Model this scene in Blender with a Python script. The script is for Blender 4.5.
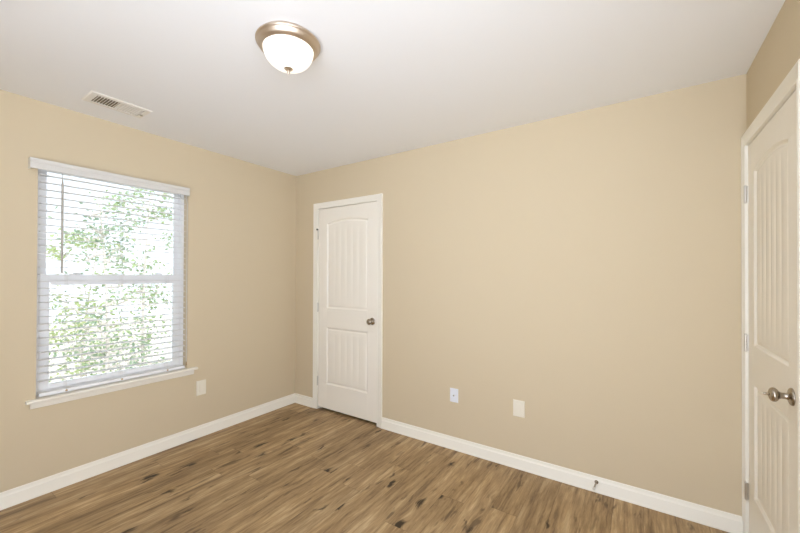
import bpy, bmesh, math, random
from mathutils import Vector, Matrix

for o in list(bpy.data.objects):
    bpy.data.objects.remove(o, do_unlink=True)
S = bpy.context.scene
COL = S.collection

# ------------------------------------------------------------------ camera
W = 3.56            # room width (window wall x=0, door wall x=W)
H = 2.44            # ceiling height
FX = 2.15            # unseen opening added behind the camera to let light in: front wall from here,
RY = -2.15           # and the right wall towards the camera from here on
YF = -3.30          # the room runs this far towards and past the camera

yaw, pit, rol = math.radians(-33.763), math.radians(0.338), math.radians(0.183)
fw = Vector((math.sin(yaw) * math.cos(pit), math.cos(yaw) * math.cos(pit), math.sin(pit)))
r0 = Vector((math.cos(yaw), -math.sin(yaw), 0))
u0 = r0.cross(fw)
rr = r0 * math.cos(rol) + u0 * math.sin(rol)
uu = -r0 * math.sin(rol) + u0 * math.cos(rol)
cd = bpy.data.cameras.new('camera')
cam = bpy.data.objects.new('camera', cd)
COL.objects.link(cam)
M = Matrix((rr, uu, -fw)).transposed().to_4x4()
M.translation = Vector((3.085, -2.587, 1.3625))
cam.matrix_world = M
cd.sensor_width = 36.0
cd.lens = 357.19 / 800 * 36
cd.shift_y = 7.405 / 800
cd.clip_start = 0.02
S.camera = cam

# ------------------------------------------------------------------ world, exposure
world = bpy.data.worlds.new('daylight')
S.world = world
world.use_nodes = True
wn = world.node_tree
bg = wn.nodes['Background']
wtc = wn.nodes.new('ShaderNodeTexCoord')
wsx = wn.nodes.new('ShaderNodeSeparateXYZ')
wn.links.new(wtc.outputs['Generated'], wsx.inputs[0])
wr = wn.nodes.new('ShaderNodeValToRGB')      # hazy sky; lower half made brighter than the sky to lift the ceiling
we = wr.color_ramp.elements
SKY_DOWN, SKY_UP = 3.1, 1.8
we[0].position, we[0].color = 0.40, (SKY_DOWN * 0.89, SKY_DOWN * 0.97, SKY_DOWN * 1.11, 1)
we[1].position, we[1].color = 0.56, (SKY_UP * 0.89, SKY_UP * 0.97, SKY_UP * 1.11, 1)
wma = wn.nodes.new('ShaderNodeMath')
wma.operation = 'MULTIPLY_ADD'
wma.inputs[1].default_value = 0.5
wma.inputs[2].default_value = 0.5
wn.links.new(wsx.outputs['Z'], wma.inputs[0])
wn.links.new(wma.outputs[0], wr.inputs['Fac'])
# the sky is brightest behind the camera and fainter over the trees on the window side
waz = wn.nodes.new('ShaderNodeMapRange')
waz.interpolation_type = 'SMOOTHSTEP'
waz.inputs['From Min'].default_value = -0.80
waz.inputs['From Max'].default_value = -0.35
waz.inputs['To Min'].default_value = 0.40
waz.inputs['To Max'].default_value = 1.0
wn.links.new(wsx.outputs['X'], waz.inputs['Value'])
wn.links.new(waz.outputs['Result'], bg.inputs['Strength'])
wn.links.new(wr.outputs['Color'], bg.inputs['Color'])
sd = bpy.data.lights.new('sun', 'SUN')
sd.energy = 0.8
sd.angle = math.radians(3)
sd.color = (1.0, 0.97, 0.92)
sun = bpy.data.objects.new('sun', sd)
COL.objects.link(sun)
sun.rotation_euler = Vector((-0.50, -0.42, -0.76)).to_track_quat('-Z', 'Y').to_euler()
S.view_settings.view_transform = 'Standard'
S.view_settings.look = 'None'
S.view_settings.gamma = 1
S.view_settings.use_curve_mapping = False
S.view_settings.exposure = 1.12


# ------------------------------------------------------------------ materials
def srgb(r, g, b):
    f = lambda c: (c / 255) / 12.92 if c / 255 <= 0.04045 else ((c / 255 + 0.055) / 1.055) ** 2.4
    return (f(r), f(g), f(b), 1)


def mat(name, col, rough=0.5, metal=0.0, spec=0.5, bump=None, mottle=0.0):
    m = bpy.data.materials.new(name)
    m.use_nodes = True
    n, l = m.node_tree.nodes, m.node_tree.links
    b = n['Principled BSDF']
    b.inputs['Base Color'].default_value = col
    b.inputs['Roughness'].default_value = rough
    b.inputs['Metallic'].default_value = metal
    b.inputs['Specular IOR Level'].default_value = spec
    tc = n.new('ShaderNodeTexCoord')
    if bump:
        sc, st, dist = bump
        t = n.new('ShaderNodeTexNoise')
        t.inputs['Scale'].default_value = sc
        t.inputs['Detail'].default_value = 3
        l.new(tc.outputs['Object'], t.inputs['Vector'])
        bp = n.new('ShaderNodeBump')
        bp.inputs['Strength'].default_value = st
        bp.inputs['Distance'].default_value = dist
        l.new(t.outputs['Fac'], bp.inputs['Height'])
        l.new(bp.outputs['Normal'], b.inputs['Normal'])
    if mottle:
        t = n.new('ShaderNodeTexNoise')
        t.inputs['Scale'].default_value = 6
        l.new(tc.outputs['Object'], t.inputs['Vector'])
        mr = n.new('ShaderNodeMapRange')
        mr.inputs['To Min'].default_value = 1 - mottle
        mr.inputs['To Max'].default_value = 1 + mottle
        l.new(t.outputs['Fac'], mr.inputs['Value'])
        mx = n.new('ShaderNodeMix')
        mx.data_type = 'RGBA'
        mx.blend_type = 'MULTIPLY'
        mx.inputs['Factor'].default_value = 1
        mx.inputs['A'].default_value = col
        l.new(mr.outputs['Result'], mx.inputs['B'])
        l.new(mx.outputs['Result'], b.inputs['Base Color'])
    return m


M_wall = mat('beige_wall_paint', srgb(214, 198, 168), 0.75, spec=0.25, bump=(260, 0.06, 0.002), mottle=0.008)
M_ceil = mat('white_ceiling_paint', srgb(244, 244, 244), 0.9, spec=0.15, bump=(180, 0.1, 0.002))
M_trim = mat('white_trim_paint', srgb(246, 241, 228), 0.35, spec=0.45)
M_door = mat('white_door_paint', srgb(247, 241, 228), 0.38, spec=0.45, bump=(90, 0.03, 0.001))
M_vinyl = mat('white_window_vinyl', srgb(250, 250, 250), 0.4)
M_slat = mat('white_blind_slat', srgb(242, 241, 240), 0.45)
M_val = mat('white_blind_valance', srgb(221, 218, 212), 0.45)
M_cord = mat('blind_cord', srgb(226, 224, 218), 0.8)
M_plug = mat('tan_cord_plug', srgb(176, 148, 108), 0.6)
M_wand = mat('clear_grey_wand', srgb(186, 182, 172), 0.3)
M_plate = mat('ivory_white_plate', srgb(240, 233, 216), 0.4)
M_plate2 = mat('cool_white_plate', srgb(238, 240, 246), 0.4)
M_nickel = mat('satin_nickel', srgb(172, 162, 148), 0.24, 1.0, bump=(400, 0.02, 0.0005))
M_hinge = mat('hinge_nickel', srgb(218, 214, 206), 0.30, 1.0)
M_bronze = mat('brushed_champagne_metal', srgb(208, 192, 174), 0.40, 1.0, bump=(300, 0.02, 0.0005))
M_dark = mat('dark_rubber', srgb(60, 54, 46), 0.7)
M_rubber = mat('white_rubber_tip', srgb(225, 222, 214), 0.7)
M_vent = mat('white_register_enamel', srgb(238, 234, 226), 0.4)
M_duct = mat('duct_inside', srgb(136, 124, 104), 0.8)
M_hole = mat('dark_hole', srgb(30, 28, 26), 0.8)
M_bark = mat('grey_bark', srgb(166, 156, 144), 0.9, bump=(30, 0.5, 0.02))
M_ground = mat('pale_sandy_ground', srgb(176, 168, 154), 0.95, bump=(3, 0.3, 0.05))


def floor_material():
    m = bpy.data.materials.new('wood_plank_vinyl')
    m.use_nodes = True
    n, l = m.node_tree.nodes, m.node_tree.links
    b = n['Principled BSDF']

    def math_(op, a, c=None, d=None):
        k = n.new('ShaderNodeMath')
        k.operation = op
        for i, v in enumerate((a, c, d)):
            if v is None:
                continue
            if isinstance(v, (int, float)):
                k.inputs[i].default_value = v
            else:
                l.new(v, k.inputs[i])
        return k.outputs[0]

    def noise(vec, scale, detail=4, rough=0.55, dist=0.0):
        t = n.new('ShaderNodeTexNoise')
        t.inputs['Scale'].default_value = scale
        t.inputs['Detail'].default_value = detail
        t.inputs['Roughness'].default_value = rough
        t.inputs['Distortion'].default_value = dist
        l.new(vec, t.inputs['Vector'])
        return t.outputs['Fac']

    def ramp(fac, stops):
        r = n.new('ShaderNodeValToRGB')
        e = r.color_ramp.elements
        while len(e) < len(stops):
            e.new(0.5)
        for i, (p, c) in enumerate(stops):
            e[i].position = p
            e[i].color = c
        l.new(fac, r.inputs['Fac'])
        return r.outputs['Color']

    def mix(kind, fac, a, c):
        k = n.new('ShaderNodeMix')
        k.data_type = 'RGBA'
        k.blend_type = kind
        if isinstance(fac, (int, float)):
            k.inputs['Factor'].default_value = fac
        else:
            l.new(fac, k.inputs['Factor'])
        for s, v in (('A', a), ('B', c)):
            if isinstance(v, tuple):
                k.inputs[s].default_value = v
            else:
                l.new(v, k.inputs[s])
        return k.outputs['Result']

    tc = n.new('ShaderNodeTexCoord')
    sx = n.new('ShaderNodeSeparateXYZ')
    l.new(tc.outputs['Object'], sx.inputs[0])
    X, Y = sx.outputs['X'], sx.outputs['Y']
    PW, PL = 0.149, 1.22
    xr = math_('DIVIDE', math_('ADD', X, 0.022), PW)
    row = math_('FLOOR', xr)
    wn1 = n.new('ShaderNodeTexWhiteNoise')
    wn1.noise_dimensions = '1D'
    l.new(row, wn1.inputs['W'])
    yr = math_('ADD', math_('DIVIDE', Y, PL), wn1.outputs['Value'])
    brd = math_('FLOOR', yr)
    cid = n.new('ShaderNodeCombineXYZ')
    l.new(row, cid.inputs[0])
    l.new(brd, cid.inputs[1])
    wn2 = n.new('ShaderNodeTexWhiteNoise')
    wn2.noise_dimensions = '2D'
    l.new(cid.outputs[0], wn2.inputs['Vector'])
    rnd = wn2.outputs['Value']
    # knots: stretched voronoi cells, a few of which hold a knot
    kv = n.new('ShaderNodeCombineXYZ')
    wob = noise(tc.outputs['Object'], 9, 2)
    l.new(math_('ADD', math_('MULTIPLY', X, 6.6), math_('MULTIPLY', wob, 0.5)), kv.inputs[0])
    l.new(math_('MULTIPLY', Y, 2.3), kv.inputs[1])
    l.new(math_('MULTIPLY', rnd, 13.0), kv.inputs[2])
    vor = n.new('ShaderNodeTexVoronoi')
    vor.inputs['Scale'].default_value = 1.0
    l.new(kv.outputs[0], vor.inputs['Vector'])
    sc = n.new('ShaderNodeSeparateColor')
    l.new(vor.outputs['Color'], sc.inputs[0])
    pick = math_('GREATER_THAN', sc.outputs[0], 0.30)
    d = vor.outputs['Distance']
    halo = math_('MULTIPLY', pick, math_('POWER', math_('MAXIMUM', math_('SUBTRACT', 1.0, math_('MULTIPLY', d, 2.4)), 0.0), 2.0))
    # grain coordinates, bending round the knots
    gv = n.new('ShaderNodeCombineXYZ')
    l.new(math_('ADD', math_('MULTIPLY', X, 1.0), math_('MULTIPLY', halo, 0.035)), gv.inputs[0])
    l.new(math_('MULTIPLY', Y, 0.085), gv.inputs[1])
    l.new(math_('MULTIPLY', rnd, 7.0), gv.inputs[2])
    g_big = noise(gv.outputs[0], 12, 3, 0.5, 0.5)
    g_mid = noise(gv.outputs[0], 52, 5, 0.66, 0.25)
    g_fine = noise(gv.outputs[0], 110, 5, 0.7, 0.3)
    tone = math_('ADD', math_('MULTIPLY', g_big, 0.45), math_('MULTIPLY', g_mid, 0.55))
    base = ramp(tone, [(0.33, srgb(90, 70, 46)), (0.43, srgb(144, 116, 80)), (0.53, srgb(178, 148, 106)), (0.65, srgb(214, 187, 146))])
    # greyer boards
    base = mix('MIX', math_('MULTIPLY', noise(gv.outputs[0], 5, 2), 0.45), base, srgb(156, 133, 104))
    fine = math_('MULTIPLY_ADD', g_fine, 0.9, 0.56)
    fc = n.new('ShaderNodeCombineColor')
    for i in range(3):
        l.new(fine, fc.inputs[i])
    base = mix('MULTIPLY', 0.75, base, fc.outputs[0])
    # per-board tone
    bt = math_('MULTIPLY_ADD', rnd, 0.16, 0.94)
    bc = n.new('ShaderNodeCombineColor')
    for i in range(3):
        l.new(bt, bc.inputs[i])
    base = mix('MULTIPLY', 1.0, base, bc.outputs[0])
    # dark mineral streaks
    sv = n.new('ShaderNodeCombineXYZ')
    l.new(X, sv.inputs[0])
    l.new(math_('MULTIPLY', Y, 0.20), sv.inputs[1])
    l.new(math_('MULTIPLY', rnd, 31.0), sv.inputs[2])
    st = noise(sv.outputs[0], 17, 3, 0.6, 0.4)
    stm = n.new('ShaderNodeMapRange')
    stm.inputs['From Min'].default_value = 0.61
    stm.inputs['From Max'].default_value = 0.71
    stm.inputs['To Max'].default_value = 0.65
    l.new(st, stm.inputs['Value'])
    base = mix('MIX', stm.outputs['Result'], base, srgb(66, 50, 36))
    # thin dark split knots
    kv2 = n.new('ShaderNodeCombineXYZ')
    l.new(math_('ADD', math_('MULTIPLY', X, 12.0), math_('MULTIPLY', wob, 1.2)), kv2.inputs[0])
    l.new(math_('MULTIPLY', Y, 3.0), kv2.inputs[1])
    l.new(math_('MULTIPLY', rnd, 29.0), kv2.inputs[2])
    vor2 = n.new('ShaderNodeTexVoronoi')
    vor2.inputs['Scale'].default_value = 1.0
    l.new(kv2.outputs[0], vor2.inputs['Vector'])
    sc2 = n.new('ShaderNodeSeparateColor')
    l.new(vor2.outputs['Color'], sc2.inputs[0])
    sp = n.new('ShaderNodeMapRange')
    sp.inputs['From Min'].default_value = 0.22
    sp.inputs['From Max'].default_value = 0.07
    sp.inputs['To Max'].default_value = 0.92
    l.new(math_('ADD', vor2.outputs['Distance'], math_('MULTIPLY_ADD', g_fine, 0.5, -0.22)), sp.inputs['Value'])
    base = mix('MIX', math_('MULTIPLY', sp.outputs['Result'], math_('GREATER_THAN', sc2.outputs[1], 0.25)), base, srgb(54, 40, 27))
    # knot cores
    base = mix('MIX', math_('MULTIPLY', halo, 0.35), base, srgb(92, 68, 44))
    core = n.new('ShaderNodeMapRange')
    core.inputs['From Min'].default_value = 0.17
    core.inputs['From Max'].default_value = 0.08
    core.inputs['To Max'].default_value = 0.95
    l.new(math_('ADD', d, math_('MULTIPLY_ADD', g_mid, 0.4, -0.19)), core.inputs['Value'])
    base = mix('MIX', math_('MULTIPLY', core.outputs['Result'], pick), base, srgb(46, 34, 24))
    # seams
    fx = math_('FRACT', xr)
    fy = math_('FRACT', yr)
    ex = math_('LESS_THAN', math_('MINIMUM', fx, math_('SUBTRACT', 1.0, fx)), 0.006)
    ey = math_('LESS_THAN', math_('MINIMUM', fy, math_('SUBTRACT', 1.0, fy)), 0.0011)
    seam = math_('MAXIMUM', ex, ey)
    base = mix('MIX', math_('MULTIPLY', seam, 0.45), base, srgb(62, 44, 28))
    l.new(base, b.inputs['Base Color'])
    b.inputs['Roughness'].default_value = 0.5
    b.inputs['Specular IOR Level'].default_value = 0.3
    bp = n.new('ShaderNodeBump')
    bp.inputs['Strength'].default_value = 0.12
    bp.inputs['Distance'].default_value = 0.002
    l.new(math_('SUBTRACT', g_fine, seam), bp.inputs['Height'])
    l.new(bp.outputs['Normal'], b.inputs['Normal'])
    return m


def glass_material():
    m = bpy.data.materials.new('window_glass')
    m.use_nodes = True
    n, l = m.node_tree.nodes, m.node_tree.links
    n.remove(n['Principled BSDF'])
    out = n['Material Output']
    tr = n.new('ShaderNodeBsdfTransparent')
    tr.inputs['Color'].default_value = (0.96, 0.98, 0.97, 1)
    gl = n.new('ShaderNodeBsdfGlossy')
    gl.inputs['Roughness'].default_value = 0.02
    fr = n.new('ShaderNodeFresnel')
    fr.inputs['IOR'].default_value = 1.45
    mx = n.new('ShaderNodeMixShader')
    l.new(fr.outputs[0], mx.inputs[0])
    l.new(tr.outputs[0], mx.inputs[1])
    l.new(gl.outputs[0], mx.inputs[2])
    l.new(mx.outputs[0], out.inputs['Surface'])
    return m


def bowl_material():
    m = mat('lit_frosted_glass', srgb(246, 244, 240), 0.25, spec=0.5)
    b = m.node_tree.nodes['Principled BSDF']
    b.inputs['Emission Color'].default_value = (1.0, 0.96, 0.9, 1)
    b.inputs['Emission Strength'].default_value = 0.35
    return m


def leaf_material(name, c1, c2):
    m = bpy.data.materials.new(name)
    m.use_nodes = True
    n, l = m.node_tree.nodes, m.node_tree.links
    n.remove(n['Principled BSDF'])
    out = n['Material Output']
    tc = n.new('ShaderNodeTexCoord')
    t = n.new('ShaderNodeTexNoise')
    t.inputs['Scale'].default_value = 2.5
    l.new(tc.outputs['Object'], t.inputs['Vector'])
    r = n.new('ShaderNodeValToRGB')
    r.color_ramp.elements[0].position = 0.35
    r.color_ramp.elements[0].color = c1
    r.color_ramp.elements[1].position = 0.65
    r.color_ramp.elements[1].color = c2
    l.new(t.outputs['Fac'], r.inputs['Fac'])
    d = n.new('ShaderNodeBsdfDiffuse')
    tl = n.new('ShaderNodeBsdfTranslucent')
    mx = n.new('ShaderNodeMixShader')
    mx.inputs[0].default_value = 0.45
    l.new(r.outputs[0], d.inputs['Color'])
    l.new(r.outputs[0], tl.inputs['Color'])
    l.new(d.outputs[0], mx.inputs[1])
    l.new(tl.outputs[0], mx.inputs[2])
    l.new(mx.outputs[0], out.inputs['Surface'])
    return m


M_floor = floor_material()
M_glass = glass_material()
M_bowl = bowl_material()
M_leaf = [leaf_material('pale_green_leaf', srgb(112, 128, 94), srgb(146, 158, 116)),
          leaf_material('grey_green_leaf', srgb(104, 120, 100), srgb(138, 150, 122)),
          leaf_material('yellow_green_leaf', srgb(132, 146, 98), srgb(162, 168, 124))]


# ------------------------------------------------------------------ helpers
def tag(o, label, cat=None, group=None, kind=None):
    o['label'] = label
    if cat:
        o['category'] = cat
    if group:
        o['group'] = group
    if kind:
        o['kind'] = kind
    return o


def empty(name, loc):
    o = bpy.data.objects.new(name, None)
    o.empty_display_size = 0.1
    COL.objects.link(o)
    o.location = loc
    return o


WORLD = {}


def wloc(o):
    v = Vector(o.location)
    while o.parent:
        o = o.parent
        v += Vector(o.location)
    return v


def obj(name, bm, m, parent=None, smooth=None, origin=None):
    """World-space bmesh -> one mesh object whose origin sits at `origin` (or the parent)."""
    bmesh.ops.recalc_face_normals(bm, faces=bm.faces[:])
    me = bpy.data.meshes.new(name)
    base = Vector(origin) if origin else (wloc(parent) if parent else Vector((0, 0, 0)))
    bmesh.ops.translate(bm, verts=bm.verts[:], vec=-base)
    bm.to_mesh(me)
    bm.free()
    if smooth is not None:
        for p in me.polygons:
            p.use_smooth = True
        me.set_sharp_from_angle(angle=math.radians(smooth))
    for mm in (m if isinstance(m, list) else [m]):
        me.materials.append(mm)
    o = bpy.data.objects.new(name, me)
    COL.objects.link(o)
    if parent:
        o.parent = parent
        o.location = base - wloc(parent)
    else:
        o.location = base
    return o


def B():
    return bmesh.new()


def box(bm, x0, x1, y0, y1, z0, z1, bev=0.0, seg=2):
    vs = [bm.verts.new((x, y, z)) for x in (x0, x1) for y in (y0, y1) for z in (z0, z1)]
    fs = []
    for q in ((0, 1, 3, 2), (4, 6, 7, 5), (0, 4, 5, 1), (2, 3, 7, 6), (0, 2, 6, 4), (1, 5, 7, 3)):
        fs.append(bm.faces.new([vs[i] for i in q]))
    if bev:
        es = list({e for f in fs for e in f.edges})
        bmesh.ops.bevel(bm, geom=es, offset=bev, segments=seg, profile=0.5, affect='EDGES')
    return vs


def prism(bm, pts, axis, a0, a1):
    """Extrude a 2D outline along an axis (0,1,2). Outline coordinates are the two other axes in order."""
    def mk(p, a):
        q = list(p)
        q.insert(axis, a)
        return bm.verts.new(q)
    A = [mk(p, a0) for p in pts]
    Bv = [mk(p, a1) for p in pts]
    n = len(pts)
    bm.faces.new(A)
    bm.faces.new(Bv[::-1])
    for i in range(n):
        bm.faces.new((A[i], A[(i + 1) % n], Bv[(i + 1) % n], Bv[i]))


def sweep(bm, rings, close_ends=True):
    """rings: list of equal-length closed loops of 3D points."""
    R = [[bm.verts.new(p) for p in ring] for ring in rings]
    n = len(R[0])
    for a, c in zip(R, R[1:]):
        for i in range(n):
            bm.faces.new((a[i], a[(i + 1) % n], c[(i + 1) % n], c[i]))
    if close_ends:
        bm.faces.new(R[0])
        bm.faces.new(R[-1][::-1])


def lathe(bm, prof, origin, axis, seg=40):
    """prof: (radius, distance along axis)."""
    ax = Vector(axis).normalized()
    u = ax.orthogonal().normalized()
    v = ax.cross(u)
    o = Vector(origin)
    rings = []
    for r, d in prof:
        c = o + ax * d
        if r < 1e-6:
            rings.append([bm.verts.new(c)])
        else:
            rings.append([bm.verts.new(c + u * r * math.cos(t) + v * r * math.sin(t))
                          for t in [2 * math.pi * k / seg for k in range(seg)]])
    for a, c in zip(rings, rings[1:]):
        if len(a) == 1 and len(c) == 1:
            continue
        for k in range(seg):
            k2 = (k + 1) % seg
            if len(a) == 1:
                bm.faces.new((a[0], c[k], c[k2]))
            elif len(c) == 1:
                bm.faces.new((a[k], c[0], a[k2]))
            else:
                bm.faces.new((a[k], c[k], c[k2], a[k2]))
    if len(rings[0]) > 1:
        bm.faces.new(rings[0])
    if len(rings[-1]) > 1:
        bm.faces.new(rings[-1])


def tube(bm, pts, rads, seg=8):
    pts = [Vector(p) for p in pts]
    if isinstance(rads, (int, float)):
        rads = [rads] * len(pts)
    rings = []
    for i, p in enumerate(pts):
        t = (pts[min(i + 1, len(pts) - 1)] - pts[max(i - 1, 0)]).normalized()
        a = t.cross(Vector((0.31, 0.17, 0.93)))
        if a.length < 0.1:
            a = t.cross(Vector((1, 0, 0)))
        a.normalize()
        b = t.cross(a)
        rings.append([p + (a * math.cos(k) + b * math.sin(k)) * rads[i]
                      for k in [2 * math.pi * j / seg for j in range(seg)]])
    sweep(bm, rings)


# ------------------------------------------------------------------ setting: shell
WY0, WY1, WZ0, WZ1 = -2.000, -1.113, 0.580, 2.075     # window opening in the left wall
bm = B(); box(bm, -0.14, W + 0.3, YF, 0.66, -0.12, 0)
floor = tag(obj('floor', bm, M_floor), 'brown wood-look plank floor running towards the closet wall', 'floor', kind='structure')
bm = B(); box(bm, -0.14, W + 0.3, YF, 0.66, H, H + 0.12)
tag(obj('ceiling', bm, M_ceil), 'smooth white ceiling of the room', 'ceiling', kind='structure')

bm = B()
TL = 0.14
box(bm, -TL, 0, YF, WY0, 0, H)
box(bm, -TL, 0, WY1, 0.30, 0, H)
box(bm, -TL, 0, WY0, WY1, 0, WZ0)
box(bm, -TL, 0, WY0, WY1, WZ1, H)
tag(obj('wall_left', bm, M_wall), 'beige painted wall with the window in it', 'wall', kind='structure')

DX0, DX1, DZ = 0.333, 1.122, 2.058                     # closet door opening (back wall)
bm = B()
box(bm, 0, DX0, 0, 0.30, 0, H)
box(bm, DX1, W + 0.3, 0, 0.30, 0, H)
box(bm, DX0, DX1, 0, 0.30, DZ, H)
box(bm, DX0, DX1, 0.56, 0.66, 0, DZ)
box(bm, DX0 - 0.10, DX0, 0.30, 0.66, 0, H)
box(bm, DX1, DX1 + 0.10, 0.30, 0.66, 0, H)
box(bm, DX0, DX1, 0.30, 0.66, DZ, H)
tag(obj('wall_back', bm, M_wall), 'beige painted wall with the closed white door and two wall plates', 'wall', kind='structure')

EY0, EY1 = -0.777, -0.020                              # entry door opening (right wall)
bm = B()
box(bm, W, W + 0.3, EY1, 0, 0, H)
box(bm, W, W + 0.3, RY, EY0, 0, H)
box(bm, W, W + 0.3, EY0, EY1, DZ, H)
box(bm, W + 0.16, W + 0.3, EY0, EY1, 0, DZ)
tag(obj('wall_right', bm, M_wall), 'beige painted wall above and around the door at the right edge', 'wall', kind='structure')

bm = B()
box(bm, -TL, FX, YF - 0.12, YF, 0, H)  # unseen stub, sized to hold light off the left wall and near ceiling
tag(obj('wall_front', bm, M_wall), 'beige painted wall stub facing the closet wall, unseen, added beside the light opening to hold light off the window side', 'wall', kind='structure')

# baseboards
bbp = [(0, 0), (0.0175, 0), (0.0172, 0.006), (0.0155, 0.013), (0.0135, 0.017), (0.0135, 0.068), (0.0122, 0.071), (0.0108, 0.072),
       (0.0076, 0.078), (0.0060, 0.084), (0.0054, 0.091), (0.0035, 0.0952), (0, 0.0957)]
bm = B()
prism(bm, [(d, z) for d, z in bbp], 1, YF, 0)
tag(obj('baseboard_left', bm, M_trim, smooth=35), 'white moulded baseboard under the window', 'baseboard', kind='structure')
bm = B()
for a, c in ((0.0175, 0.284), (1.171, W - 0.02)):
    prism(bm, [(-d, z) for d, z in bbp], 0, a, c)
tag(obj('baseboard_back', bm, M_trim, smooth=35), 'white moulded baseboard along the wall with the closed door', 'baseboard', kind='structure')
bm = B()
prism(bm, [(W - d, z) for d, z in bbp], 1, RY, EY0 - 0.055)
tag(obj('baseboard_right', bm, M_trim, smooth=35), 'white moulded baseboard beyond the door at the right edge', 'baseboard', kind='structure')


# ------------------------------------------------------------------ doors
def casing(name, inner0, inner1, ztop, w, to3d, label, prof):
    """Mitred three-sided casing. prof: (fraction across from the inner edge, thickness)."""
    w0, w1 = w
    bm = B()
    rings = []
    for (sx, sz, end) in ((0, 0, 0), (0, 1, 0), (1, 1, 1), (1, 0, 1)):
        ring = []
        for fr, t in prof:
            ww = w1 if sx else w0
            x = (inner1 + fr * w1) if sx else (inner0 - fr * w0)
            z = (ztop + fr * 0.057) if sz else 0.0
            ring.append(to3d(x, t, z))
        rings.append(ring)
    sweep(bm, rings)
    return tag(obj(name, bm, M_trim, smooth=30), label, 'door casing', kind='structure')


cprof = [(0, 0), (0, 0.0095), (0.04, 0.011), (0.14, 0.0115), (0.2, 0.0098), (0.45, 0.0125), (0.72, 0.0155), (0.82, 0.0172), (0.95, 0.0178), (1, 0.0155), (1, 0)]
casing('trim_1', 0.343, 1.112, 2.048, (0.057, 0.057), lambda x, t, z: (x, -t, z),
       'white door casing around the closed door between window and blank wall', cprof)
cprof2 = [(f, t * 1.25) for f, t in cprof]
casing('trim_2', -0.028, -0.768, 2.050, (-0.027, -0.057), lambda x, t, z: (W - t, x, z),
       'white door casing around the door at the right edge', cprof2)


def door_grid(wd, ht, panels, thick):
    """Front relief of a moulded two-panel plank door. Local: x 0..wd, z 0..ht, y depth (0 = face, + = into the slab)."""
    sticking = [(0, 0), (0.003, 0.0016), (0.009, 0.0085), (0.013, 0.0108), (0.019, 0.0110), (0.026, 0.0072), (0.031, 0.0056), (0.035, 0.0052)]
    gro = [(-0.0030, 0), (0, 0.0014), (0.0030, 0)]
    px0, px1 = panels[0][0], panels[0][1]
    nplank = 6
    offs = [o for o, _ in sticking]
    fx0, fx1 = px0 + offs[-1], px1 - offs[-1]
    gcs = [fx0 + (fx1 - fx0) * k / nplank for k in range(1, nplank)]
    xs = [0, 0.003] + [px0 + o for o in offs]
    prev = fx0
    for g in gcs:
        xs += [g - 0.03] if g - 0.03 > prev + 0.006 else []
        xs += [g + d for d, _ in gro]
        prev = g
    xs += [px1 - o for o in reversed(offs)] + [wd - 0.003, wd]
    zs = [0, 0.003]
    for (_, _, z0, z1, rise) in panels:
        zs += [z0 + o for o in offs]
        zs += [z0 + (z1 - z0) * k for k in (0.3, 0.5, 0.7, 0.85)]
        zs += [z1 - o for o in reversed(offs)]
    zs += [ht - 0.003, ht]

    def prof(d):
        if d <= 0:
            return 0.0
        for (a, ya), (b, yb) in zip(sticking, sticking[1:]):
            if d <= b:
                return ya + (yb - ya) * (d - a) / (b - a)
        return sticking[-1][1]

    def depth(x, z):
        y = 0.0
        if x < 0.0015 or x > wd - 0.0015 or z < 0.0015 or z > ht - 0.0015:
            y = 0.002
        for (x0, x1, z0, z1, rise) in panels:
            d = min(x - x0, x1 - x, z - z0, z1 - z)
            if d > 0:
                y = prof(d)
                if d >= offs[-1] - 1e-6:
                    for g in gcs:
                        for (da, ya) in gro:
                            if abs(x - (g + da)) < 1e-5 and d > offs[-1] + 1e-5:
                                y += ya
        return y

    def warp(x, z):
        up = panels[-1]
        x0, x1, z0, z1, rise = up
        t = (x - (x0 + x1) / 2) / ((x1 - x0) / 2)
        arch = rise * max(0.0, 1 - t * t)
        zm = z0 + (z1 - z0) * 0.7
        if z <= zm:
            wgt = 0
        elif z <= z1 - offs[-1]:
            wgt = (z - zm) / (z1 - offs[-1] - zm)
        elif z <= z1:
            wgt = 1
        else:
            wgt = (ht - z) / (ht - z1)
        return z + arch * wgt
    return xs, zs, depth, warp


def make_door(name, wd, z_bot, z_top, to3d, panels, label):
    """to3d(x, y, z): local x from the hinge edge, y into the slab."""
    ht = z_top - z_bot
    root = empty(name, to3d(wd / 2, 0, 0))
    tag(root, label, 'door', kind='structure')
    pl = [(a, c, z0 - z_bot, z1 - z_bot, r) for a, c, z0, z1, r in panels]
    xs, zs, depth, warp = door_grid(wd, ht, pl, 0.035)
    bm = B()
    G = [[bm.verts.new(to3d(x, depth(x, z), z_bot + warp(x, z))) for x in xs] for z in zs]
    for j in range(len(zs) - 1):
        for i in range(len(xs) - 1):
            bm.faces.new((G[j][i], G[j][i + 1], G[j + 1][i + 1], G[j + 1][i]))
    # edges and back
    back = {}
    def bk(i, j):
        if (i, j) not in back:
            back[(i, j)] = bm.verts.new(to3d(xs[i], 0.035, z_bot + zs[j]))
        return back[(i, j)]
    nx, nz = len(xs) - 1, len(zs) - 1
    for i in range(nx):
        bm.faces.new((G[0][i], G[0][i + 1], bk(i + 1, 0), bk(i, 0)))
        bm.faces.new((G[nz][i], G[nz][i + 1], bk(i + 1, nz), bk(i, nz)))
    for j in range(nz):
        bm.faces.new((G[j][0], G[j + 1][0], bk(0, j + 1), bk(0, j)))
        bm.faces.new((G[j][nx], G[j + 1][nx], bk(nx, j + 1), bk(nx, j)))
    loop = [bk(i, 0) for i in range(nx + 1)] + [bk(nx, j) for j in range(1, nz + 1)] + \
           [bk(i, nz) for i in range(nx - 1, -1, -1)] + [bk(0, j) for j in range(nz - 1, 0, -1)]
    bm.faces.new(loop)
    obj('door_panel', bm, M_door, root, smooth=28)
    return root


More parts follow.
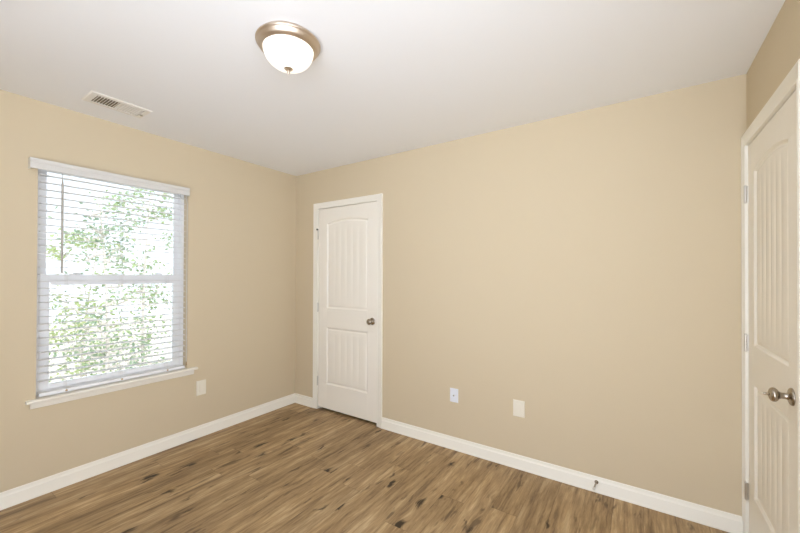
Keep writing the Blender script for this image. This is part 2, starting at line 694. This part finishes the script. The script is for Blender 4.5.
def hinge(root, to3d, z0, z1, bx=-0.0035, by=-0.0075):
    h = B()
    c = to3d(bx, by, z0)
    up = (0, 0, 1)
    n = 5
    L = z1 - z0
    prof = [(0, -0.004), (0.004, -0.004), (0.0055, -0.001)]
    for k in range(n):
        a, b_ = L * k / n, L * (k + 1) / n
        prof += [(0.0052, a), (0.0062, a + 0.0008), (0.0062, b_ - 0.0008), (0.0052, b_)]
    prof += [(0.0055, L + 0.001), (0.004, L + 0.004), (0, L + 0.004)]
    lathe(h, prof, c, up, 20)
    o = obj('hinge', h, M_hinge, root, smooth=40)
    lf = B()
    a = to3d(-0.0022, 0.001, z0); b_ = to3d(0.0002, -0.0045, z1)
    box(lf, min(a[0], b_[0]), max(a[0], b_[0]), min(a[1], b_[1]), max(a[1], b_[1]), z0 + 0.001, z1 - 0.001)
    obj('hinge_leaf', lf, M_hinge, o)
    return o


def knob(root, to3d, x, z, pin):
    c = to3d(x, 0, z)
    tip = to3d(x, -1, z)
    ax = Vector(tip) - Vector(c)
    bm = B()
    lathe(bm, [(0.0325, -0.0005), (0.0328, 0.003), (0.031, 0.006), (0.026, 0.0085), (0.017, 0.010), (0.0135, 0.0125),
               (0.0115, 0.016), (0.0112, 0.029), (0.0122, 0.0325), (0.0135, 0.033), (0.0135, 0.035)], c, ax, 40)
    rose = obj('knob_rose', bm, M_nickel, root, smooth=45)
    bm = B()
    lathe(bm, [(0.0118, 0.0345), (0.0150, 0.0362), (0.0215, 0.0400), (0.0256, 0.0446), (0.0270, 0.0492), (0.0263, 0.0538),
               (0.0232, 0.0582), (0.0176, 0.0615), (0.0105, 0.0638), (0.0060, 0.0645), (0, 0.0645)], c, ax, 48)
    kb = obj('door_knob', bm, M_nickel, root, smooth=45)
    if pin:
        bm = B()
        lathe(bm, [(0.0058, 0.0645), (0.0058, 0.067), (0.0042, 0.0685), (0.0036, 0.076), (0.0030, 0.078), (0, 0.0784)], c, ax, 20)
        obj('lock_button', bm, M_nickel, kb, smooth=45)


# closet door on the back wall (hinged on its left side, opening into the room)
cx0, cx1 = 0.3475, 1.1085
t1 = lambda x, y, z: (cx0 + x, 0.002 + y, z)
d1 = make_door('door_1', cx1 - cx0, 0.025, 2.043, t1,
               [(0.117, 0.650, 0.270, 0.845, 0), (0.117, 0.650, 1.035, 1.893, 0.032)],
               'white two-panel door with arched upper panel, between the window corner and the blank wall')
hs = [hinge(d1, t1, z, z + 0.089) for z in (1.738, 0.995, 0.243)]
knob(d1, t1, 0.703, 0.945, False)
bm = B()    # pin-mounted door stop on the upper hinge
c = Vector(t1(-0.0035, -0.0075, 1.832))
lathe(bm, [(0, 0), (0.008, 0), (0.008, 0.006), (0, 0.006)], c, (0, 0, 1), 16)
tube(bm, [c + Vector((0, 0, 0.003)), c + Vector((0.006, -0.016, 0.003))], [0.005, 0.0045], 10)
st = obj('hinge_pin_stop', bm, M_nickel, d1, smooth=40)
bm = B()
for a, d in (((0.0055, -0.0155, 0.003), (0.4, -0.9, 0)),):
    lathe(bm, [(0, 0), (0.009, 0), (0.0095, 0.005), (0.007, 0.011), (0, 0.012)], c + Vector(a), d, 14)
obj('stop_pad', bm, M_dark, st, smooth=40)
bm = B()    # jambs with stops
J = 0.011
box(bm, DX0, DX0 + J, 0.0, 0.158, 0, DZ); box(bm, DX1 - J, DX1, 0.0, 0.158, 0, DZ)
box(bm, DX0 + J, DX1 - J, 0.0, 0.158, DZ - J, DZ)
box(bm, DX0 + J, DX0 + J + 0.014, 0.040, 0.06, 0, DZ - J); box(bm, DX1 - J - 0.014, DX1 - J, 0.040, 0.06, 0, DZ - J)
box(bm, DX0 + J + 0.014, DX1 - J - 0.014, 0.040, 0.06, DZ - J - 0.012, DZ - J)
obj('door_jamb', bm, M_trim, d1)

# entry door on the right wall (hinged next to the corner)
ey0 = -0.034
t2 = lambda x, y, z: (W - 0.001 + y, ey0 - x, z)
d2 = make_door('door_2', 0.729, 0.022, 2.045, t2,
               [(0.108, 0.600, 0.265, 0.830, 0), (0.108, 0.600, 1.020, 1.893, 0.032)],
               'white two-panel plank door at the right edge with satin nickel knob')
for z in (1.752, 0.978, 0.207):
    hinge(d2, t2, z, z + 0.086, bx=-0.002, by=-0.0105)
knob(d2, t2, 0.638, 0.918, True)
bm = B()
box(bm, W, W + 0.158, EY1 - J, EY1, 0, DZ); box(bm, W, W + 0.158, EY0, EY0 + J, 0, DZ)
box(bm, W, W + 0.158, EY0 + J, EY1 - J, DZ - 0.0095, DZ)
box(bm, W + 0.038, W + 0.058, EY1 - J - 0.013, EY1 - J, 0, DZ - J)
box(bm, W + 0.038, W + 0.058, EY0 + J, EY0 + J + 0.013, 0, DZ - J)
obj('door_jamb', bm, M_trim, d2)

# ------------------------------------------------------------------ window
win = empty('window_1', (-0.07, (WY0 + WY1) / 2, WZ0))
tag(win, 'white vinyl double-hung window behind the open blind', 'window', kind='structure')


def ring_frame(bm, x0, x1, y0, y1, z0, z1, wl, wr, wb, wt, bev=0.002):
    box(bm, x0, x1, y0, y0 + wl, z0, z1, bev)
    box(bm, x0, x1, y1 - wr, y1, z0, z1, bev)
    box(bm, x0, x1, y0 + wl, y1 - wr, z0, z0 + wb, bev)
    box(bm, x0, x1, y0 + wl, y1 - wr, z1 - wt, z1, bev)


ZS = 0.598                                             # top of the stool
bm = B(); ring_frame(bm, -0.136, -0.070, WY0, WY1, ZS, WZ1, 0.026, 0.026, 0.028, 0.018)
box(bm, -0.098, -0.088, WY0 + 0.026, WY0 + 0.034, 0.63, 2.05)
box(bm, -0.098, -0.088, WY1 - 0.034, WY1 - 0.026, 0.63, 2.05)
obj('window_frame', bm, M_vinyl, win)
sa, sb = WY0 + 0.027, WY1 - 0.027
bm = B(); ring_frame(bm, -0.128, -0.100, sa, sb, 1.318, 2.059, 0.034, 0.036, 0.042, 0.026)
us = obj('upper_sash', bm, M_vinyl, win)
bm = B(); box(bm, -0.116, -0.112, sa + 0.03, sb - 0.03, 1.35, 2.04)
obj('window_pane', bm, M_glass, us)
bm = B(); ring_frame(bm, -0.100, -0.074, sa, sb, 0.628, 1.362, 0.046, 0.052, 0.032, 0.050)
box(bm, -0.074, -0.066, sa + 0.05, sb - 0.05, 1.296, 1.313, 0.002)
ls = obj('lower_sash', bm, M_vinyl, win)
bm = B(); box(bm, -0.089, -0.085, sa + 0.04, sb - 0.04, 0.65, 1.32)
obj('window_pane', bm, M_glass, ls)
bm = B()
for y in (-1.80, -1.30):
    box(bm, -0.099, -0.078, y - 0.028, y + 0.028, 1.3625, 1.372, 0.002)
    box(bm, -0.094, -0.083, y - 0.010, y + 0.030, 1.3725, 1.379, 0.002)
obj('sash_lock', bm, M_vinyl, ls)
# stool with horns and a rounded nose, apron under it
bm = B()
SY0, SY1 = -2.046, -1.043
nose = [(0.0, 0.580), (0.030, 0.580), (0.0345, 0.583), (0.036, 0.589), (0.0345, 0.595), (0.030, 0.598), (0.0, 0.598)]
prism(bm, nose, 1, SY0, SY1)
box(bm, -0.070, 0.0, WY0, WY1, 0.580, 0.598)
obj('window_sill', bm, M_trim, win, smooth=40)
bm = B()
ap = [(0, 0.542), (0.008, 0.542), (0.012, 0.546), (0.013, 0.556), (0.0155, 0.562), (0.0155, 0.580), (0, 0.580)]
prism(bm, ap, 1, -2.026, -1.066)
obj('window_apron', bm, M_trim, win, smooth=35)

# ------------------------------------------------------------------ blind
BY0, BY1 = -1.984, -1.127
bl = empty('window_blind', (-0.037, (BY0 + BY1) / 2, 1.99))
tag(bl, 'white horizontal slat blind hanging open in the window', 'blind')
bm = B(); box(bm, -0.064, -0.008, BY0, BY1, 2.032, 2.070, 0.003)
obj('headrail', bm, M_slat, bl)
VY0, VY1, VX = -2.043, -1.126, 0.048
vprof = [(VX - 0.010, 2.009), (VX - 0.002, 2.009), (VX, 2.012), (VX, 2.044), (VX - 0.0015, 2.047), (VX + 0.002, 2.053), (VX + 0.003, 2.067), (VX + 0.001, 2.071), (VX - 0.010, 2.071)]
bm = B(); prism(bm, vprof, 1, VY0, VY1)
box(bm, 0.0, VX - 0.0101, VY0, VY0 + 0.010, 2.009, 2.071)
box(bm, 0.0, VX - 0.0101, VY1 - 0.010, VY1, 2.009, 2.071)
obj('valance', bm, M_val, bl, smooth=30)
PITCH = 0.0447
ztop = 1.991
slat_zs = [ztop - PITCH * k for k in range(31)]
slat_zs = [z for z in slat_zs if z > 0.660]


def slat_mesh(z):
    bm = B()
    n = 8
    top, bot = [], []
    for k in range(n + 1):
        s = -1 + 2 * k / n
        x = -0.037 + 0.025 * s
        c = 0.0022 * (1 - s * s)
        top.append((x, z + c + 0.0012 + s * -0.0004))
        bot.append((x, z + c - 0.0012 + s * -0.0004))
    prism(bm, top + bot[::-1], 1, BY0, BY1)
    return bm


first = obj('slat', slat_mesh(slat_zs[0]), M_slat, bl, smooth=40, origin=(-0.037, (BY0 + BY1) / 2, slat_zs[0]))
for z in slat_zs[1:]:
    c = first.copy()
    COL.objects.link(c)
    c.parent = bl
    c.location = (0, 0, z - 1.99)
bm = B(); box(bm, -0.062, -0.010, BY0, BY1, 0.602, 0.624, 0.004)
br = obj('bottom_rail', bm, M_slat, bl)
LAD = (-1.856, -1.556, -1.256)
for y in LAD:
    bm = B()
    for x in (-0.0635, -0.0105):
        tube(bm, [(x, y - 0.0, 2.032), (x, y, 0.612)], 0.0008, 6)
    tube(bm, [(-0.037, y, 2.032), (-0.037, y, 0.624)], 0.0009, 6)
    obj('ladder_cord', bm, M_cord, bl)
    bm = B()
    lathe(bm, [(0.0065, 0), (0.0065, 0.002), (0.004, 0.0035), (0, 0.0035)], (-0.0105, y, 0.613), (1, 0, 0), 16)
    obj('cord_plug', bm, M_plug, br, smooth=40)
bm = B()
wy = -1.888
lathe(bm, [(0, 0), (0.0060, 0.001), (0.0068, 0.02), (0.0062, 0.05), (0.0060, 0.56), (0.0030, 0.60), (0.0018, 0.605), (0.0018, 0.64)], (0.010, wy, 1.372), (0, 0, 1), 12)
obj('tilt_wand', bm, M_wand, bl, smooth=40)
bm = B()
for k, y in enumerate((-1.1215, -1.1185)):
    tube(bm, [(-0.005, y - 0.012, 2.032), (-0.004, y, 1.95), (-0.004, y, 1.3), (-0.004, y, 0.655)], 0.0010, 6)
lc = obj('lift_cord', bm, M_cord, bl)
bm = B()
lathe(bm, [(0, 0), (0.0052, 0.001), (0.0048, 0.012), (0.003, 0.026), (0.0018, 0.032), (0, 0.033)], (-0.002, -1.120, 0.624), (0, 0, 1), 14)
obj('cord_tassel', bm, M_plug, lc, smooth=40)

# ------------------------------------------------------------------ ceiling light
LX, LY = 1.752, -1.517
cl = empty('ceiling_light', (LX, LY, H))
tag(cl, 'round flush ceiling light with frosted white bowl and champagne metal ring', 'ceiling light')
dn = (0, 0, -1)
bm = B()
lathe(bm, [(0.128, 0), (0.133, 0.005), (0.1405, 0.013), (0.1428, 0.016), (0.1430, 0.019), (0.1415, 0.022), (0.1375, 0.024), (0.1350, 0.028),
           (0.1320, 0.036), (0.1270, 0.042), (0.1215, 0.0445), (0.1165, 0.0475), (0.1130, 0.0485), (0.1120, 0.046), (0.1120, 0.030), (0.02, 0.026)], (LX, LY, H), dn, 72)
obj('mounting_ring', bm, M_bronze, cl, smooth=50)
bm = B()
prof = []
for k in range(0, 19):
    a = math.radians(90 * k / 18)
    prof.append((0.1115 * math.cos(a) ** 0.90 if k < 18 else 0.0, 0.0465 + 0.0855 * math.sin(a) ** 1.08))
lathe(bm, [(0.108, 0.034), (0.1112, 0.036)] + prof, (LX, LY, H), dn, 64)
obj('glass_bowl', bm, M_bowl, cl, smooth=60)
bm = B()
lathe(bm, [(0.0200, 0.1265), (0.0205, 0.1300), (0.0180, 0.1330), (0.0085, 0.1355), (0.0050, 0.138), (0.0058, 0.142), (0.0064, 0.146),
           (0.0050, 0.151), (0.0028, 0.1535), (0.0020, 0.157), (0, 0.158)], (LX, LY, H), dn, 32)
obj('finial', bm, M_bronze, cl, smooth=45)

# ------------------------------------------------------------------ ceiling vent
VXa, VXb, VYa, VYb = 0.246, 0.434, -1.862, -1.545
cv = empty('ceiling_vent', ((VXa + VXb) / 2, (VYa + VYb) / 2, H))
tag(cv, 'white rectangular air register on the ceiling above the window', 'vent')
zf = H - 0.0045
gx0, gx1, gy0, gy1 = VXa + 0.030, VXb - 0.030, VYa + 0.036, VYb - 0.036
bm = B()
O = [(VXa, VYa), (VXb, VYa), (VXb, VYb), (VXa, VYb)]
I1 = [(VXa + .006, VYa + .006), (VXb - .006, VYa + .006), (VXb - .006, VYb - .006), (VXa + .006, VYb - .006)]
I2 = [(gx0, gy0), (gx1, gy0), (gx1, gy1), (gx0, gy1)]
def vloop(pts, z): return [bm.verts.new((x, y, z)) for x, y in pts]
L0, L1, L2, L3 = vloop(O, H), vloop(I1, zf - 0.001), vloop(I2, zf - 0.003), vloop(I2, H - 0.0005)
for a, b_ in ((L0, L1), (L1, L2), (L2, L3)):
    for i in range(4):
        bm.faces.new((a[i], a[(i + 1) % 4], b_[(i + 1) % 4], b_[i]))
box(bm, gx0, gx1, (gy0 + gy1) / 2 - 0.005, (gy0 + gy1) / 2 + 0.005, zf - 0.0028, H - 0.0005)
obj('register_frame', bm, M_vent, cv)
bm = B(); box(bm, gx0 + 0.0005, gx1 - 0.0005, gy0 + 0.0005, gy1 - 0.0005, H - 0.0006, H - 0.0001)
obj('damper', bm, M_duct, cv)
ym = (gy0 + gy1) / 2
for half in (0, 1):
    ya, yb = (gy0 + 0.004, ym - 0.006) if half == 0 else (ym + 0.006, gy1 - 0.004)
    n = 8
    for k in range(n):
        y = ya + (yb - ya) * (k + 0.5) / n
        bm = B()
        # tilted louvre: lower edge leans outwards from the middle of the register
        lean = -0.0042 if half == 0 else 0.0042
        pts = [(y - lean * 0.9 - 0.0012, H - 0.0008), (y - lean * 0.9 + 0.0012, H - 0.0008), (y + lean + 0.0012, zf - 0.0030), (y + lean - 0.0012, zf - 0.0030)]
        prism(bm, pts, 0, gx0, gx1)
        obj('louvre', bm, M_vent, cv)
bm = B(); box(bm, 0.318, 0.326, VYb - 0.033, VYb - 0.018, zf - 0.011, zf - 0.002, 0.001)
obj('damper_lever', bm, M_hinge, cv)


# ------------------------------------------------------------------ wall plates
def plate(name, to3d, w, h, m, label, group=None, insert=None, jack=False, cat='outlet'):
    r = empty(name, to3d(0, 0, 0))
    tag(r, label, cat, group)
    bm = B()
    loops = []
    for s, d in ((0, 0), (0, 0.0030), (0.0025, 0.0055), (0.005, 0.0062)):
        loops.append([to3d(x, d, z) for x, z in ((-w / 2 + s, -h / 2 + s), (w / 2 - s, -h / 2 + s), (w / 2 - s, h / 2 - s), (-w / 2 + s, h / 2 - s))])
    sweep(bm, loops)
    p = obj('cover_plate', bm, m, r)
    if insert:
        iw, ih = insert
        bm = B()
        loops = [[to3d(x, d, z) for x, z in ((-iw / 2 + s, -ih / 2 + s), (iw / 2 - s, -ih / 2 + s), (iw / 2 - s, ih / 2 - s), (-iw / 2 + s, ih / 2 - s))] for s, d in ((0, 0.0060), (0.0, 0.0085), (0.0015, 0.0095))]
        sweep(bm, loops)
        obj('insert', bm, m, r)
    for zz in (-h / 2 + 0.010, h / 2 - 0.010):
        bm = B()
        lathe(bm, [(0.0032, 0.0060), (0.0030, 0.0068), (0, 0.0072)], to3d(0, 0, zz), Vector(to3d(0, 1, 0)) - Vector(to3d(0, 0, 0)), 12)
        obj('screw', bm, m, p, smooth=40)
    if jack:
        n = Vector(to3d(0, 1, 0)) - Vector(to3d(0, 0, 0))
        bm = B()
        lathe(bm, [(0.0075, 0.0060), (0.0075, 0.0085), (0.0048, 0.0087), (0.0048, 0.016), (0, 0.016)], to3d(0, 0, 0), n, 6)
        j = obj('cable_jack', bm, M_hinge, r)
        bm = B()
        lathe(bm, [(0.0036, 0.0160), (0.0036, 0.0163), (0, 0.0163)], to3d(0, 0, 0), n, 12)
        obj('jack_socket', bm, M_hole, j)
    return r


plate('wall_plate', lambda x, d, z: (d, -1.001 + x, 0.412 + z), 0.080, 0.122, M_plate,
      'white wall plate with tall rectangular insert, on the wall below the window corner', insert=(0.034, 0.068))
plate('wall_plate', lambda x, d, z: (2.376 + x, -d, 0.4235 + z), 0.080, 0.116, M_plate,
      'larger cream wall plate low on the long wall, right of the small cable plate', insert=(0.034, 0.068))
plate('cable_plate', lambda x, d, z: (1.874 + x, -d, 0.4235 + z), 0.070, 0.108, M_plate2,
      'small bluish white cable plate with one round jack, low on the long wall', jack=True, cat='cable plate')

# ------------------------------------------------------------------ door stop on the baseboard
ds = empty('door_stop', (2.862, -0.0136, 0.066))
tag(ds, 'thin metal door stop screwed into the baseboard of the long wall', 'door stop')
bm = B()
lathe(bm, [(0.0115, 0), (0.0115, 0.002), (0.0085, 0.006), (0.0048, 0.009), (0.0050, 0.014), (0.0050, 0.070), (0.0058, 0.072)], (2.862, -0.0136, 0.066), (-0.10, -1, -0.08), 20)
sh = obj('stop_shaft', bm, M_nickel, ds, smooth=40)
bm = B()
lathe(bm, [(0.0068, 0.0715), (0.0080, 0.073), (0.0080, 0.082), (0.0065, 0.086), (0, 0.087)], (2.862, -0.0136, 0.066), (-0.10, -1, -0.08), 20)
obj('stop_tip', bm, M_rubber, ds, smooth=40)

# ------------------------------------------------------------------ outside: ground and trees
GZ = -3.0
bm = B(); box(bm, -40, -0.6, -25, 25, GZ - 0.2, GZ)
tag(obj('ground', bm, M_ground), 'pale sunlit ground seen far below through the window', 'ground', kind='structure')


def leaf(bm, c, rng, L):
    d = Vector((rng.gauss(0, 1), rng.gauss(0, 1), rng.gauss(0, 0.6))).normalized()
    s = d.cross(Vector((rng.gauss(0, 1), rng.gauss(0, 1), rng.gauss(0, 1)))).normalized()
    nrm = d.cross(s)
    w = L * rng.uniform(0.24, 0.34)
    fold = nrm * L * 0.08
    p0, p3 = c, c + d * L - nrm * L * 0.12
    m1, m2 = c + d * L * 0.35, c + d * L * 0.72 - nrm * L * 0.03
    v = [bm.verts.new(p) for p in (p0, m1 + s * w + fold, m1, m1 - s * w + fold, m2 + s * w * 0.7 + fold, m2, m2 - s * w * 0.7 + fold, p3)]
    for q in ((0, 2, 1), (0, 3, 2), (1, 2, 5, 4), (2, 3, 6, 5), (4, 5, 7), (5, 6, 7)):
        bm.faces.new([v[i] for i in q])


def tree(x, y, top, spread, n_br, n_leaf, L, m, seed, label, low=-0.6):
    rng = random.Random(seed)
    r = empty('tree', (x, y, GZ))
    tag(r, label, 'tree', 'trees outside the window')
    bm = B()
    h = top - GZ
    tr = []
    for k in range(9):
        f = k / 8
        tr.append(Vector((x + 0.18 * math.sin(2.3 * f + seed), y + 0.2 * math.sin(3.1 * f + 2 * seed), GZ + h * f)))
    tube(bm, tr, [0.050 * (1 - 0.86 * k / 8) for k in range(9)], 8)
    tips = []
    for b_ in range(n_br):
        z = rng.uniform(low, top - 0.2)
        f = (z - GZ) / h
        i = min(int(f * 8), 7)
        base = tr[i].lerp(tr[i + 1], f * 8 - i)
        a = rng.uniform(0, 2 * math.pi)
        Lb = spread * (1.05 - 0.6 * max(0, (z - low)) / (top - low)) * rng.uniform(0.55, 1.0)
        up = rng.uniform(0.1, 0.55)
        pts = [base]
        for s in range(1, 5):
            q = s / 4
            pts.append(base + Vector((math.cos(a), math.sin(a), up * q)) * Lb * q + Vector((rng.gauss(0, .05), rng.gauss(0, .05), rng.gauss(0, .04))))
        tube(bm, pts, [0.022, 0.016, 0.011, 0.007, 0.003], 6)
        tips += [(p, 0.10 + 0.03 * k) for k, p in enumerate(pts[1:])]
        for s in (2, 3):
            a2 = a + rng.choice((-1, 1)) * rng.uniform(0.5, 1.0)
            e = pts[s] + Vector((math.cos(a2), math.sin(a2), rng.uniform(-0.1, 0.5))) * Lb * 0.4
            tube(bm, [pts[s], pts[s].lerp(e, .5) + Vector((0, 0, .03)), e], [0.009, 0.006, 0.003], 5)
            tips += [(e, 0.14), (pts[s].lerp(e, .55), 0.1)]
    obj('trunk', bm, M_bark, r, smooth=60)
    tips = [t for t in tips if rng.random() < 0.5]
    bm = B()
    for _ in range(n_leaf):
        p, sp = rng.choice(tips)
        c = p + Vector((rng.gauss(0, sp), rng.gauss(0, sp), rng.gauss(0, sp * 0.8)))
        leaf(bm, c, rng, L * rng.uniform(0.7, 1.25))
    f = obj('foliage', bm, m, r)
    f['kind'] = 'stuff'


tree(-3.5, -0.72, 2.6, 0.80, 30, 1250, 0.058, M_leaf[1], 3, 'grey-green tree outside, left half of the window, nearest one')
tree(-6.3, 1.10, 3.7, 1.45, 36, 1750, 0.085, M_leaf[0], 8, 'tall pale green tree outside, right half of the window', low=-1.2)
tree(-10.2, 1.10, 2.5, 2.3, 38, 1500, 0.12, M_leaf[2], 5, 'yellow-green tree outside, furthest back across the lower middle of the window', low=-2.0)
